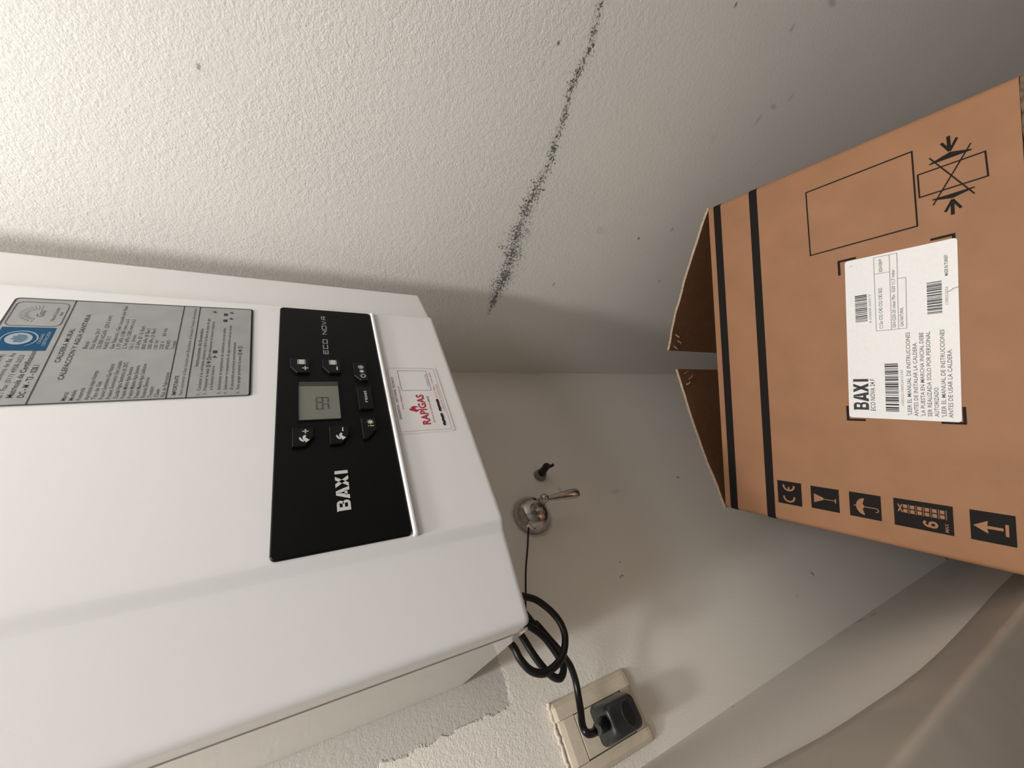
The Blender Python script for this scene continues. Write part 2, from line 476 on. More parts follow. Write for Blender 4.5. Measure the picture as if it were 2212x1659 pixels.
# front cover: raised middle, receding flanks, rounded lower edge
DC, DE = -0.2352, -0.2233
half = [(0.1985, -0.1998), (0.2002, -0.2002), (0.2004, -0.2022), (0.2000, -0.2038), (0.2000, -0.2168), (0.1996, -0.2190), (0.1984, -0.2206), (0.1966, -0.2214),
        (0.1940, -0.2217), (0.1385, -0.2300), (0.1374, -0.2303), (0.1362, -0.2311), (0.1318, -0.2340), (0.1304, -0.2349), (0.1290, -0.2352), (0.1260, -0.2352)]
prof = [(-x, y) for x, y in half]+[(x, y) for x, y in reversed(half)]
H = 0.70
b = MB(); b.smooth = True
rows = []
for z, ins, back in [(0.0055, .012, .026), (0.0008, .0055, .010), (0.0, .0025, .0036), (0.0005, .0011, .0016), (0.0016, .0003, .0005), (0.0030, 0, 0), (0.0050, 0, 0),
                     (0.06, 0, 0), (0.2, 0, 0), (0.45, 0, 0), (H-.005, 0, 0), (H-.001, .0015, .002), (H, .005, .006)]:
    rows.append([(x*(1-ins/0.2), min(y+back, -0.197), ZB+z) for x, y in prof])
b.grid(rows)
b.smooth = False
b.add(rows[-1], [list(range(len(prof)))])
cover = b.build('front_cover', MW['enamel'], boiler)
# casing behind the cover: two side sheets, back frame, top and bottom plates
b = MB(); xs = 0.1993
for s in (-1, 1):
    box(b, s*(xs-0.0015), -0.1935, ZB-0.009, s*xs, -0.0005, ZB+H-0.004)
box(b, -xs+.002, -0.185, ZB+0.012, xs-.002, -0.0005, ZB+0.015)
box(b, -xs+.002, -0.185, ZB+H-0.008, xs-.002, -0.0005, ZB+H-0.005)
b.build('casing', MW['enamel_side'], boiler)
b = MB(); box(b, -0.1925, -0.2005, ZB+0.004, 0.1925, -0.186, ZB+H-0.006); b.build('inner_frame', MW['inside'], boiler)
for s in (-1, 1):
    b = MB(); box(b, s*0.1925, -0.1996, ZB+0.006, s*0.2001, -0.1936, ZB+H-0.005); b.build('seam_shade', MW['groove_shade'], boiler)  # grey strip stands in for the shade in the cover-to-casing groove

FB = Frame((0, DC, ZB), (1, 0, 0), (0, 0, 1), (0, -1, 0))
# control panel
b = MB(); prism(b, FB, rr(-0.1290, 0.0722, 0.1262, 0.1565, 0.0035), -0.001, 0.0020, 0.0008)
panel = b.build('control_panel', MW['black'], boiler)
b = MB()
prism(b, FB, rr(-0.1300, 0.0680, 0.1275, 0.0717, 0.0012, 3), -0.001, 0.0030, 0.0012)
b.build('panel_ledge', MW['enamel'], boiler)
FP = Frame((0, DC-0.0020, ZB), (1, 0, 0), (0, 0, 1), (0, -1, 0))
HP = 0.0002
# display: recessed-looking bezel, glass and segments
b = MB()
o_, i_ = rr(-0.0235, 0.1095, 0.0220, 0.1422, 0.0006, 2), rr(-0.0222, 0.1108, 0.0206, 0.1410, 0.0003, 2)
b.grid([[FP.p(*q, 0) for q in o_], [FP.p(*q, 0.0007) for q in o_], [FP.p(*q, 0.0007) for q in i_], [FP.p(*q, 0.0) for q in i_]], close_u=True)
b.build('display_bezel', MW['black'], panel)
b = MB(); rect(b, FP, -0.0224, 0.1106, 0.0208, 0.1412, 0.00015); lcd = b.build('display', MW['lcd'], panel)
b = MB()
def seg7(fr, x, y, w, h, on, t, hh):
    S = {'a': ((x, y+h), (x+w, y+h)), 'd': ((x, y), (x+w, y)), 'g': ((x, y+h/2), (x+w, y+h/2)),
         'f': ((x, y+h/2), (x, y+h)), 'e': ((x, y), (x, y+h/2)), 'b': ((x+w, y+h/2), (x+w, y+h)), 'c': ((x+w, y), (x+w, y+h/2))}
    for k in on: line(b, fr, *S[k], t, hh)
seg7(FP, -0.0112, 0.1195, 0.0056, 0.0086, 'afgcd', 0.0011, 0.0003)
seg7(FP, -0.0040, 0.1195, 0.0056, 0.0086, 'abfgcd', 0.0011, 0.0003)
b.build('display_digits', MW['lcd_ink'], panel)
b = MB(); rect(b, FP, 0.0150, 0.1107, 0.0204, 0.1410, 0.00025)  # darker strip at the right end of the display
b.build('display_strip', mat('dark glass margin', (0.035, 0.035, 0.03), 0.3), panel)
# buttons with their symbols
def plus(mb, fr, cx, cy, s, w, h):
    rect(mb, fr, cx-s, cy-w, cx+s, cy+w, h); rect(mb, fr, cx-w, cy-s, cx+w, cy+s, h)
def radiator(mb, fr, cx, cy, w, hh, h, n=6):
    for i in range(n):
        x = cx-w+2*w*(i+.5)/n; rect(mb, fr, x-w/n*0.84, cy-hh*(0.93 if i % 2 else 1), x+w/n*0.84, cy+hh, h)
    rect(mb, fr, cx-w, cy-hh*.88, cx+w, cy-hh*.70, h); rect(mb, fr, cx-w, cy+hh*.70, cx+w, cy+hh*.88, h)
def tap(mb, fr, cx, cy, s, h):
    polyline(mb, fr, catmull2([(cx-1.0*s, cy-0.75*s), (cx-0.55*s, cy-0.35*s), (cx-0.05*s, cy+0.05*s), (cx+0.55*s, cy+0.05*s), (cx+0.85*s, cy-0.30*s)]),
             [s*k for k in (1.15, 1.05, .98, .92, .88, .80, .72, .68, .65, .62, .6, .56, .52)], h)
    polyline(mb, fr, catmull2([(cx-0.95*s, cy+0.15*s), (cx-0.55*s, cy+0.72*s), (cx+0.05*s, cy+1.0*s), (cx+0.30*s, cy+1.0*s)]),
             [s*k for k in (.5, .5, .5, .5, .5, .48, .45, .42, .40, .38)], h)
def catmull2(pts, sub=3):
    return [(p.x, p.y) for p in catmull([(x, y, 0) for x, y in pts], sub)]
def button(outline, fn, lab, ink='panel_ink'):
    b = MB(); prism(b, FP, outline, -0.0005, 0.0026, 0.0005)
    o = b.build('button', MW['button'], panel); o['label'] = lab
    b = MB(); fn(b, Frame(FP.p(0, 0, 0.0026), FP.ex, FP.ey, FP.n)); b.build('button_symbol', MW[ink], panel)
radA = [(.0475, .1472), (.0475, .1325), (.0292, .1325), (.0292, .1420), (.0365, .1472)]
button(radA, lambda b, f: (radiator(b, f, .0425, .1385, .0030, .0032, HP), plus(b, f, .0347, .1357, .0024, .00048, HP)), 'black button with radiator and plus sign')
button([(x, y-.0250) for x, y in radA], lambda b, f: (radiator(b, f, .0425, .1135, .0030, .0032, HP), rect(b, f, .0325, .1100, .0370, .1110, HP)), 'black button with radiator and minus sign')
def pow_sym(b, f):
    polyline(b, f, arc(.0252, .0895, .0021, 125, 415, 20), .00062, HP); line(b, f, (.0252, .0898), (.0252, .0921), .00062, HP)
    poly(b, f, star(.0312, .0899, .0026, .0011, 8), HP)
    polyline(b, f, arc(.0368, .0903, .0022, 0, 360, 20)[:-1], .0004, HP, True)
    for a in range(0, 180, 45): line(b, f, (.0368-.0022*cos(radians(a)), .0903-.0022*sin(radians(a))), (.0368+.0022*cos(radians(a)), .0903+.0022*sin(radians(a))), .0004, HP)
button([(.0435, .0968), (.0435, .0856), (.0198, .0856), (.0198, .0916), (.0262, .0968)], pow_sym, 'black button with power and sun signs')
button(rr(-.0148, .0848, .0118, .0962, .0008, 2), lambda b, f: text(b, f, 'reset', -.0072, .0887, .0138, .0030, HP, 0.006), 'black button lettered reset')
def info_sym(b, f):
    rect(b, f, -.0338, .0868, -.0330, .0900, HP); rect(b, f, -.0338, .0908, -.0330, .0915, HP)
button([(-.0245, .0962), (-.0460, .0962), (-.0460, .0928), (-.0368, .0852), (-.0245, .0852)], info_sym, 'black button with sun sign')
b = MB(); poly(b, Frame(FP.p(0, 0, .0026), FP.ex, FP.ey, FP.n), star(-.0293, .0893, .0031, .0013, 8), HP); b.build('button_symbol', MW['sun_ink'], panel)
tapA = [(-.0315, .1452), (-.0488, .1452), (-.0488, .1368), (-.0398, .1308), (-.0315, .1308)]
button(tapA, lambda b, f: (tap(b, f, -.0417, .1372, .0029, HP), plus(b, f, -.0352, .1365, .0021, .00042, HP)), 'black button with tap and plus sign')
button([(x, y-.0250) for x, y in tapA], lambda b, f: (tap(b, f, -.0417, .1122, .0029, HP), rect(b, f, -.0372, .1102, -.0333, .1110, HP)), 'black button with tap and minus sign')
# BAXI lettering: joined block capitals, drawn as outlines
b = MB()
LX, LY, LH = -0.1035, 0.1097, 0.0088
def logo(b, fr, X, Y, S, W, h):
    """block letters B A X I in a 4.1 x 1 field, scaled to W x S"""
    k = W/4.02
    def q(pts): poly(b, fr, [(X+x*k, Y+y*S) for x, y in pts], h)
    # B
    q([(-.06, 1), (0, .86), (0, 0), (.30, 0), (.30, 1)])
    for y0, y1 in ((0, .20), (.42, .58), (.80, 1.0)): q([(.30, y0), (.62, y0), (.62, y1), (.30, y1)])
    def bowl(cy, r0, r1, x0):
        n = 10; o = [(x0+r0*1.05*cos(radians(-90+180*i/n)), cy+r0*sin(radians(-90+180*i/n))) for i in range(n+1)]
        i_ = [(x0+r1*.6*cos(radians(-90+180*i/n)), cy+r1*sin(radians(-90+180*i/n))) for i in range(n+1)]
        b.add([fr.p(X+x*k, Y+y*S, h) for x, y in o+i_], [[i, i+1, n+2+i, n+1+i] for i in range(n)])
    bowl(.29, .29, .105, .62); bowl(.73, .27, .095, .60)
    # A
    q([(1.0, 0), (1.36, 0), (1.50, .30), (1.62, 1.0), (1.40, 1.0)])
    q([(1.62, 1.0), (1.78, 1.0), (2.16, 0), (1.82, 0), (1.62, .62)])
    q([(1.36, .16), (1.84, .16), (1.76, .36), (1.44, .36)])
    # X
    q([(2.10, 1), (2.46, 1), (3.20, 0), (2.84, 0)]); q([(2.16, 0), (2.50, 0), (3.16, 1), (2.82, 1)])
    # I
    q([(3.40, 0), (3.72, 0), (3.72, 1), (3.40, 1)])
logo(b, FP, LX, LY, LH, 0.0345, HP)
b.build('brand_lettering', MW['panel_ink'], panel)
# ECO NOVA in thin square strokes
b = MB()
def stroke_word(b, fr, X, Y, W, S, h, wd):
    G = {'E': ([[(1, 1), (0, 1), (0, 0), (1, 0)], [(0, .5), (.85, .5)]], 1), 'C': ([[(1, 1), (0, 1), (0, 0), (1, 0)]], 1),
         'O': ([[(0, 0), (1, 0), (1, 1), (0, 1), (0, 0)]], 1), 'N': ([[(0, 0), (0, 1), (1, 0), (1, 1)]], 1),
         'V': ([[(0, 1), (.5, 0), (1, 1)]], 1), 'A': ([[(0, 0), (.25, 1), (1, 1), (1, 0)], [(.12, .42), (1, .42)]], 1), ' ': ([], .75)}
    tot = sum(G[c][1]+.38 for c in 'ECO NOVA')-.38; k = W/tot; x = X
    for c in 'ECO NOVA':
        for s in G[c][0]:
            polyline(b, fr, [(x+p[0]*k, Y+p[1]*S) for p in s], wd, h)
        x += (G[c][1]+.38)*k
stroke_word(b, FP, 0.0570, 0.1166, 0.0570, 0.0036, HP, 0.00075)
b.build('model_lettering', MW['eco_ink'], panel)

# grey data plate, stuck on slightly askew
FN = Frame((0.0068, DC-0.0002, ZB+0.1735), (1, 0, 0), (0, 0, 1), (0, -1, 0), rot=radians(2.5))
PW, PH = 0.1135, 0.1500
b = MB(); prism(b, FN, rr(0, 0, PW, PH, 0.003), 0, 0.0004); plate = b.build('data_plate', MW['plate'], boiler)
H1, H2, H3 = 0.0005, 0.0006, 0.0007
b = MB()
polyline(b, FN, rr(.0005, .0005, PW-.0005, PH-.0005, .0026), .0010, H1, True)
rect(b, FN, .0005, .0005, PW-.0005, .0016, H1)
for y in (.1177, .0508, .0397): line(b, FN, (.0005, y), (PW-.0005, y), .0007, H1)
T = lambda s, x, y, w, c, bo=0.0: text(b, FN, s, x, y, w, c, H1, bo)
T('CALDERA MURAL', .0395, .1115, .0380, .0026, .012)
T('CALEFACCION Y AGUA SANITARIA', .0222, .1062, .0735, .0026, .012)
T('Matricula de Certificacion', .0070, .1250, .0450, .0026, .014)
T('DC - M - T3 - 028.1', .0068, .1203, .0305, .0027, .014)
T('IMPORTANTE', .0035, .0457, .0205, .0022, .012)
T('Instrucciones de Encendido', .0340, .0352, .0480, .0022, .010)
b.build('plate_lettering', MW['plate_ink'], plate)
b = MB()
rows_l = ['Marca', 'Modelo', 'Potencia', 'Aprobado bajo Norma', 'Tipo de Gas', 'Presion Suministro Gas Natural', 'Presion Suministro Gas Licuado',
          'Caudal Agua Sanitaria (dt 25C)', 'Presion Minima Agua Sanitaria', 'Presion Maxima Agua Sanitaria', 'Presion Maxima Agua Calefaccion',
          'Potencia Electrica', 'Tension', 'Clase', 'Pais de Fabricacion']
wl = [9, 11, 13, 32, 19.5, 40, 44, 42, 36, 38, 40, 23, 12, 9, 29]
rows_r = ['Baxi', 'Eco Nova 24 F', '25.300 kCal/h  (29.5 kW)', 'NAG 311', 'Gas Natural / Gas Licuado por Red', '1.77 kPa (180 mm.c.a.)', '2.74 kPa (280 mm.c.a.)',
          '16.1 l/min', '15 kPa (0.15 Bar)', '800 kPa (8 Bar)', '300 kPa (3 Bar)', '130 W', '220 V     50 Hz', 'IPX4D', 'Turquia']
wr = [8, 23, 40, 14, 53, 36, 36, 17, 28, 25, 25, 11, 26, 11, 10]
for i in range(15):
    y = .1010-i*.00352
    T(rows_l[i], .0025, y, wl[i]*.00088, .00215, .010); T(rows_r[i], .0545, y, min(wr[i]*.00102, .0575), .00215, .010)
T('Para convertir a Gas Licuado por Red llamar al Servicio Tecnico Autorizado', .0035, .0421, .1070, .0019, .003)
steps = [('1.', 'Conectar a la corriente electrica y abrir la llave de paso de gas', .0318, .0075, .0890),
         ('2.', 'Presionar la tecla', .0282, .0075, .0240), ('', 'para seleccionar la funcion Invierno', .0282, .0440, .0480),
         ('', 'o la funcion Invierno', .0247, .0075, .0270),
         ('3.', 'Seleccionar la temperatura de calefaccion con las teclas', .0198, .0075, .0760),
         ('4.', 'Seleccionar la temperatura de agua sanitaria con las teclas', .0158, .0075, .0800),
         ('', 'El encendido se produce automaticamente', .0118, .0075, .0570),
         ('5.', 'Para apagar presionar la tecla', .0078, .0075, .0390)]
for nmb, s, y, x, w in steps:
    if nmb: T(nmb, .0030, y, .0022, .0019)
    T(s, x, y, w, .0020, .010)
T('Tel / Fax (011) 4958-2023', .0045, .1295, .0430, .0023, .004)
T('Ciudad Autonoma de Bs. As.', .0060, .1340, .0440, .0023, .004)
T('Matricula Nac. (C1414)', .0060, .1385, .0420, .0023, .004)
polyline(b, FN, rr(.0795, .1200, .1085, .1475, .0040), .0006, H1, True)
for a in range(0, 180, 12):
    for r_ in (.0055, .0082):
        line(b, FN, (.094+r_*cos(radians(a)), .1335+r_*sin(radians(a))), (.094+(r_+.0020)*cos(radians(a)), .1335+(r_+.0020)*sin(radians(a))), .0003, H1)
T('Gas', .0905, .1310, .0080, .0036); T('Natural Licuado', .0860, .1245, .0165, .0020); T('Red', .0930, .1216, .0040, .0016, .015)
b.build('plate_small_lettering', MW['plate_faint'], plate)
def plate_symbol(fn):
    b = MB(); fn(b); b.build('plate_symbol', MW['plate_ink'], plate)
for cx, cy in ((.0465, .0254), (.1075, .0288), (.0985, .0164), (.1075, .0164)): plate_symbol(lambda b: tap(b, FN, cx-.001, cy, .0013, H2))
for cx, cy in ((.0515, .0256), (.0940, .0207), (.1030, .0207)): plate_symbol(lambda b: radiator(b, FN, cx, cy, .0018, .0014, H2, 5))
for x, y in ((.0345, .0290), (.0490, .0087)):
    plate_symbol(lambda b: (polyline(b, FN, arc(x, y, .0013, 125, 415, 14), .0005, H2), line(b, FN, (x, y), (x, y+.0017), .0004, H2)))
    plate_symbol(lambda b: poly(b, FN, star(x+.0042, y, .0017, .0008, 8), H2))
    plate_symbol(lambda b: polyline(b, FN, star(x+.0084, y, .0016, .0011, 8), .0003, H2, True))
b = MB(); rect(b, FN, .0520, .1210, .0777, .1475, H1); b.build('blue_mark', MW['plate_blue'], plate)
b = MB()
disc(b, FN, .0648, .1365, .0065, H2); polyline(b, FN, arc(.0646, .1362, .0086, -150, 110, 30), [.0003+.0006*sin(pi*i/30) for i in range(31)], H2)
T2 = lambda s, x, y, w, c: text(b, FN, s, x, y, w, c, H2, .004)
T2('CALIDAD', .0595, .1252, .0110, .0016); T2('CERTIFICADA', .0570, .1225, .0160, .0017)
b.build('blue_mark_emblem', MW['plate_pale'], plate)
b = MB()
for i, (x, w) in enumerate(((-.0036, .0042), (-.0022, .0062), (-.0008, .0074), (.0006, .0078), (.0020, .0072), (.0034, .0052))):
    line(b, FN, (.0648+x, .1363-w/2), (.0648+x+.0004, .1363+w/2-.001*(i % 2)), .0007, H3)
b.build('blue_mark_rules', MW['plate_blue'], plate)

# white service sticker
FS = Frame((0, DC-0.0001, ZB), (1, 0, 0), (0, 0, 1), (0, -1, 0))
b = MB(); prism(b, FS, rr(-.0408, .0172, .0415, .0668, .0022), 0, 0.0003); st = b.build('service_sticker', MW['sticker'], boiler)
S1 = .0004
b = MB(); polyline(b, FS, rr(-.0385, .0198, .0405, .0655, .0018), .00035, S1, True); b.build('sticker_border', MW['pink'], st)
b = MB(); polyline(b, FS, rr(.0100, .0282, .0370, .0565, .0010), .00035, S1, True)
text(b, FS, 'GARANTIA - HISTORIAL TECNICO', -.0250, .0619, .0530, .0021, S1, .014)
text(b, FS, '[BAXI]', -.0052, .0331, .0072, .0019, S1, .012)
b.build('sticker_navy_lettering', MW['navy'], st)
b = MB(); text(b, FS, 'RAPIGAS', -.0320, .0378, .0365, .0068, S1, .030)
fl = [(0, .0), (-.0030, .0012), (-.0038, .0036), (-.0026, .0056), (-.0022, .0076), (.0, .0095), (.0004, .0075), (.0026, .0066), (.0036, .0040), (.0030, .0014), (.0016, .0002), (.0018, .0026), (.0006, .0036), (-.0010, .0024), (-.0008, .0008)]
poly(b, FS, [(-.0132+x, .0448+y) for x, y in fl], S1)
b.build('sticker_red_lettering', MW['red'], st)
for body, x, y, w, c, bo in (('www.rapigas.com.ar', -.0140, .0583, .0300, .0016, .020), ('Servicio de calderas', -.0305, .0333, .0240, .0017, .018),
                             ('(011) 4981 / 5109 6000', .0000, .0243, .0345, .0016, .012), ('Urgencias 15 5324 3667', -.0170, .0212, .0350, .0015, .012)):
    b = MB(); text(b, FS, body, x, y, w, c, S1, bo); b.build('sticker_small_lettering', MW['salmon'], st)
b = MB(); text(b, FS, 'CODIGO QR', .0150, .0292, .0170, .0015, S1, .006); b.build('sticker_grey_lettering', MW['grey_ink'], st)
for x0, x1, y0, y1 in ((-.0168, -.0022, .0254, .0266), (-.0338, -.0200, .0252, .0268)):
    top = [(x0+(x1-x0)*i/8, y0+.0012+.0003*sin(i*2.1)) for i in range(9)]; bot = [(x0+(x1-x0)*i/8, y0-.0011+.0003*sin(i*1.7+1)) for i in range(9)]
    b = MB(); poly(b, FS, bot+[(x1+.0008, (y0+y1)/2)]+top[::-1]+[(x0-.0008, y0)], S1+.0001); b.build('marker_blot', MW['marker'], st)

# ------------------------------------------------------------------ cardboard box (stands on its long end; the labelled end faces up)
e1 = Vector((0.73073, -0.68146, 0.04054)); e2 = Vector((0.67836, 0.7315, 0.06876)); en = Vector((-0.07651, -0.02274, 0.99681))
OB = Vector((0.04142, -0.2661, -0.42015+ZB))
FX = Frame(OB, e1, e2, en)
BW, BH = 0.46, 0.2925
bx = thing('cardboard_box', 'brown cardboard box with open flaps and a white shipping label', 'box', (OB.x, OB.y, 0.0))
def drop(p, z):      # point straight below p at height z
    return Vector((p.x, p.y, z))
RB = 0.006
# carton body: labelled top, three walls reaching the floor, rounded folds, open toward the corner of the niche
def ring(v_end):     # u profile of the sleeve at a given v: left wall bottom .. over the top .. right wall bottom
    out = []
    L = FX.p(-BW/2, v_end); Rr = FX.p(BW/2, v_end)
    out.append(drop(L, 0.0)); out.append(drop(L, L.z*0.5)); out.append(L-Vector((0, 0, RB)))
    for k in range(1, 5):
        a = radians(180-90*k/4)
        out.append(FX.p(-BW/2+RB+RB*cos(a), v_end, 0)-Vector((0, 0, RB-RB*sin(a))))
    for k in range(1, 8):
        out.append(FX.p(-BW/2+RB+(BW-2*RB)*k/8, v_end))
    for k in range(0, 4):
        a = radians(90-90*k/4)
        out.append(FX.p(BW/2-RB+RB*cos(a), v_end, 0)-Vector((0, 0, RB-RB*sin(a))))
    out.append(Rr-Vector((0, 0, RB))); out.append(drop(Rr, Rr.z*0.5)); out.append(drop(Rr, 0.0))
    return out
b = MB(); b.smooth = True
r_top, r_mid, r_bot = ring(0.0), ring(-BH/2), ring(-BH+0.003)
rows = [r_top, r_mid, r_bot]
b.grid(rows)
b.smooth = False
b.add(r_bot, [list(range(len(r_bot)))])
# inner skin
th = 0.0045
ri = [FX.o+(p-FX.o) for p in r_top]
def inner(v):
    out = []
    L = FX.p(-BW/2+th, v); Rr = FX.p(BW/2-th, v)
    out += [drop(L, 0.002), L-Vector((0, 0, th))]
    out += [Rr-Vector((0, 0, th)), drop(Rr, 0.002)]
    return out
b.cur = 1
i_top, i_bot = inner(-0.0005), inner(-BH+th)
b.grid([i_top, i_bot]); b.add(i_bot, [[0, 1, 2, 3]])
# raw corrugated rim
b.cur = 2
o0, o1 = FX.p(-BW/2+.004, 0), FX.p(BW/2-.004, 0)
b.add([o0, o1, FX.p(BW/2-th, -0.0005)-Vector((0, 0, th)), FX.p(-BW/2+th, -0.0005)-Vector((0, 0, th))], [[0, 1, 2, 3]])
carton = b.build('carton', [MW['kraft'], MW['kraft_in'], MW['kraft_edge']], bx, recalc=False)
# bottom panel on the floor
b = MB()
q = [drop(FX.p(s*BW/2*0.985, v), 0.003) for s, v in ((-1, -.002), (1, -.002), (1, -BH+.006), (-1, -BH+.006))]
b.add(q, [[0, 1, 2, 3]]); b.build('base_panel', MW['kraft_in'], bx)
# crushed fold at the lower end of the labelled face
b = MB(); rnd = random.Random(4)
N = 40
b.grid([[FX.p(-BW/2+.004+(BW-.008)*i/N, -BH+.0022+rnd.uniform(-.0008, .0008), .0006) for i in range(N+1)],
        [FX.p(-BW/2+.004+(BW-.008)*i/N, -BH+.0004+rnd.uniform(-.0005, .0005), .0010) for i in range(N+1)],
        [FX.p(-BW/2+.004+(BW-.008)*i/N, -BH-.001, -.004) for i in range(N+1)]])
b.build('crushed_fold', mat('scuffed cardboard fold', (0.13, 0.085, 0.055), 0.9, noise=(260, 0.6)), bx)
# two long flaps half folded over the open side
def flap(side, tipu, tipv, seed):
    rnd = random.Random(seed)
    hinge = (side*BW/2, 0.0); d = Vector((tipu-hinge[0], tipv, 0)); L = d.length; d /= L
    nrm = Vector((-d.y, d.x, 0))*(1 if side > 0 else -1)*-1
    NU, NZ = 14, 6; b = MB()
    front, back = [], []
    for i in range(NU+1):
        t = i/NU; rowf, rowb = [], []
        bow = 0.004*sin(pi*t)
        for k in range(NZ+1):
            top = FX.p(hinge[0]+d.x*L*t+nrm.x*bow, hinge[1]+d.y*L*t+nrm.y*bow)
            cut = -0.0015+(rnd.uniform(-.0012, .0008) if k == 0 else 0)-(0.004*(t-.75)/.25 if (t > .75 and k == 0 and side > 0) else 0)
            z = (top.z+cut)*(1-k/NZ)+0.02*(k/NZ)
            p = Vector((top.x, top.y, z)); w = (FX.ex*nrm.x+FX.ey*nrm.y); w.z = 0
            rowf.append(p); rowb.append(p+w*0.004)
        front.append(rowf); back.append(rowb)
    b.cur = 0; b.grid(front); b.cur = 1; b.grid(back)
    b.cur = 2
    b.grid([[r[0] for r in front], [r[0] for r in back]])
    b.grid([front[-1], back[-1]])
    f = b.build('flap', [MW['kraft_in'], MW['kraft'], MW['kraft_edge']], bx)
    # torn paper wisps near the free corner
    b = MB()
    for j in range(3):
        t = 0.87+0.045*j; z0 = (-.006, -.016, -.010)[j]
        top = FX.p(hinge[0]+d.x*L*t, hinge[1]+d.y*L*t); w = -(FX.ex*nrm.x+FX.ey*nrm.y); w.z = 0
        A_ = Vector((top.x, top.y, top.z+z0-.004))+w*.001
        dirv = (FX.ex*d.x+FX.ey*d.y)
        q = [rnd.uniform(.6, 1.3) for _ in range(6)]
        b.add([A_, A_+dirv*.0015*q[0]+Vector((0, 0, .002*q[1])), A_+dirv*.004*q[2]+w*.002+Vector((0, 0, -.004*q[3])), A_+dirv*.008*q[4]+w*.003+Vector((0, 0, -.012*q[5])), A_+dirv*.003+w*.002+Vector((0, 0, -.007))], [[0, 1, 2, 3, 4]])
    b.build('torn_paper', MW['kraft_edge'], f)
    return f
flap(1, 0.0202, 0.0866, 1)
flap(-1, -0.0129, 0.0693, 2)

# print on the labelled face
K1 = 0.0003
def stripe(v0, v1):
    b = MB(); b.smooth = True
    def prof(v):
        out = []
        Lp = FX.p(-BW/2, v); Rp = FX.p(BW/2, v); wl = -FX.ex*K1; wr = FX.ex*K1
        out += [drop(Lp, Lp.z-.06)+wl, Lp-Vector((0, 0, RB))+wl]
        for k in range(1, 5):
            a = radians(180-90*k/4); out.append(FX.p(-BW/2+RB+(RB+K1)*cos(a), v, 0)-Vector((0, 0, RB-(RB+K1)*sin(a))))
        for k in range(1, 8): out.append(FX.p(-BW/2+RB+(BW-2*RB)*k/8, v, K1))
        for k in range(0, 4):
            a = radians(90-90*k/4); out.append(FX.p(BW/2-RB+(RB+K1)*cos(a), v, 0)-Vector((0, 0, RB-(RB+K1)*sin(a))))
        out += [Rp-Vector((0, 0, RB))+wr, drop(Rp, Rp.z-.06)+wr]
        return out
    b.grid([prof(v0), prof(v1)])
    return b.build('printed_stripe', MW['box_ink'], bx)
stripe(-.0078, -.0184); stripe(-.0583, -.0686)
def print_part(name, fn, m='box_ink', parent=None, label=None):
    b = MB(); fn(b); o = b.build(name, MW[m], parent or bx)
    if label: o['label'] = label
    return o
print_part('printed_frame', lambda b: polyline(b, FX, [(.1168, -.1260), (.1965, -.1252), (.1973, -.2198), (.1182, -.2206)], .0014, K1, True))
x0, x1, y0, y1 = -.0885, .1005, -.2452, -.1536
for cx, sx in ((x0, 1), (x1, -1)):
    for cy, sy in ((y0, 1), (y1, -1)):
        print_part('printed_bracket', lambda b: polyline(b, FX, [(cx+sx*.0165, cy), (cx, cy), (cx, cy+sy*.0160)], .0024, K1))
def clamp(b):
    polyline(b, FX, [(.1470, -.2234), (.1707, -.2231), (.1714, -.2682), (.1476, -.2690)], .0013, K1, True)
    line(b, FX, (.1838, -.2320), (.1347, -.2602), .0011, K1+.0001); line(b, FX, (.1840, -.2598), (.1348, -.2327), .0011, K1+.0002)
    poly(b, FX, [(.1766, -.2316), (.1772, -.2602), (.1782, -.2602), (.1828, -.2462), (.1776, -.2316)], K1)
    poly(b, FX, [(.1400, -.2322), (.1365, -.2461), (.1406, -.2606), (.1416, -.2606), (.1410, -.2322)], K1)
    for tip, s in ((.1838, 1), (.1352, -1)):
        line(b, FX, (tip+s*.003, -.2458), (tip+s*.0150, -.2456), .0026, K1)
        for k in (-1, 1): line(b, FX, (tip, -.2460), (tip+s*.0105, -.2460+k*.0053), .0021, K1+.0001)
print_part('printed_clamp_mark', clamp)
def mark(u0, v0, u1, v1, fn):
    m_ = print_part('handling_mark', lambda b: rect(b, FX, u0, v0, u1, v1, K1))
    print_part('mark_symbol', fn, 'kraft', m_)
K2 = K1+.0002
def ce(b):
    polyline(b, FX, arc(-.1955, -.0865, .0060, 80, 280, 18), .0021, K2); polyline(b, FX, arc(-.1805, -.0865, .0060, 80, 280, 18), .0021, K2)
    line(b, FX, (-.1865, -.0865), (-.1818, -.0865), .0019, K2)
mark(-.2052, -.1010, -.1747, -.0731, ce)
def glass(b):
    poly(b, FX, [(-.1845, -.1145), (-.1958, -.1145), (-.1912, -.1240), (-.1898, -.1250), (-.1882, -.1240)], K2)
    line(b, FX, (-.1899, -.1245), (-.1899, -.1365), .0009, K2); line(b, FX, (-.1925, -.1366), (-.1873, -.1366), .0012, K2)
mark(-.2036, -.1402, -.1753, -.1113, glass)
def umbrella(b):
    poly(b, FX, arc(-.1903, -.1640, .0098, 0, 180, 16, .0078)+[(-.1935, -.1622), (-.1903, -.1640), (-.1870, -.1622)], K2)
    polyline(b, FX, [(-.1903, -.1640), (-.1903, -.1735)]+arc(-.1925, -.1738, .0022, 0, -190, 8), .0009, K2)
    line(b, FX, (-.1903, -.1562), (-.1903, -.1540), .0010, K2)
mark(-.2036, -.1784, -.1750, -.1501, umbrella)
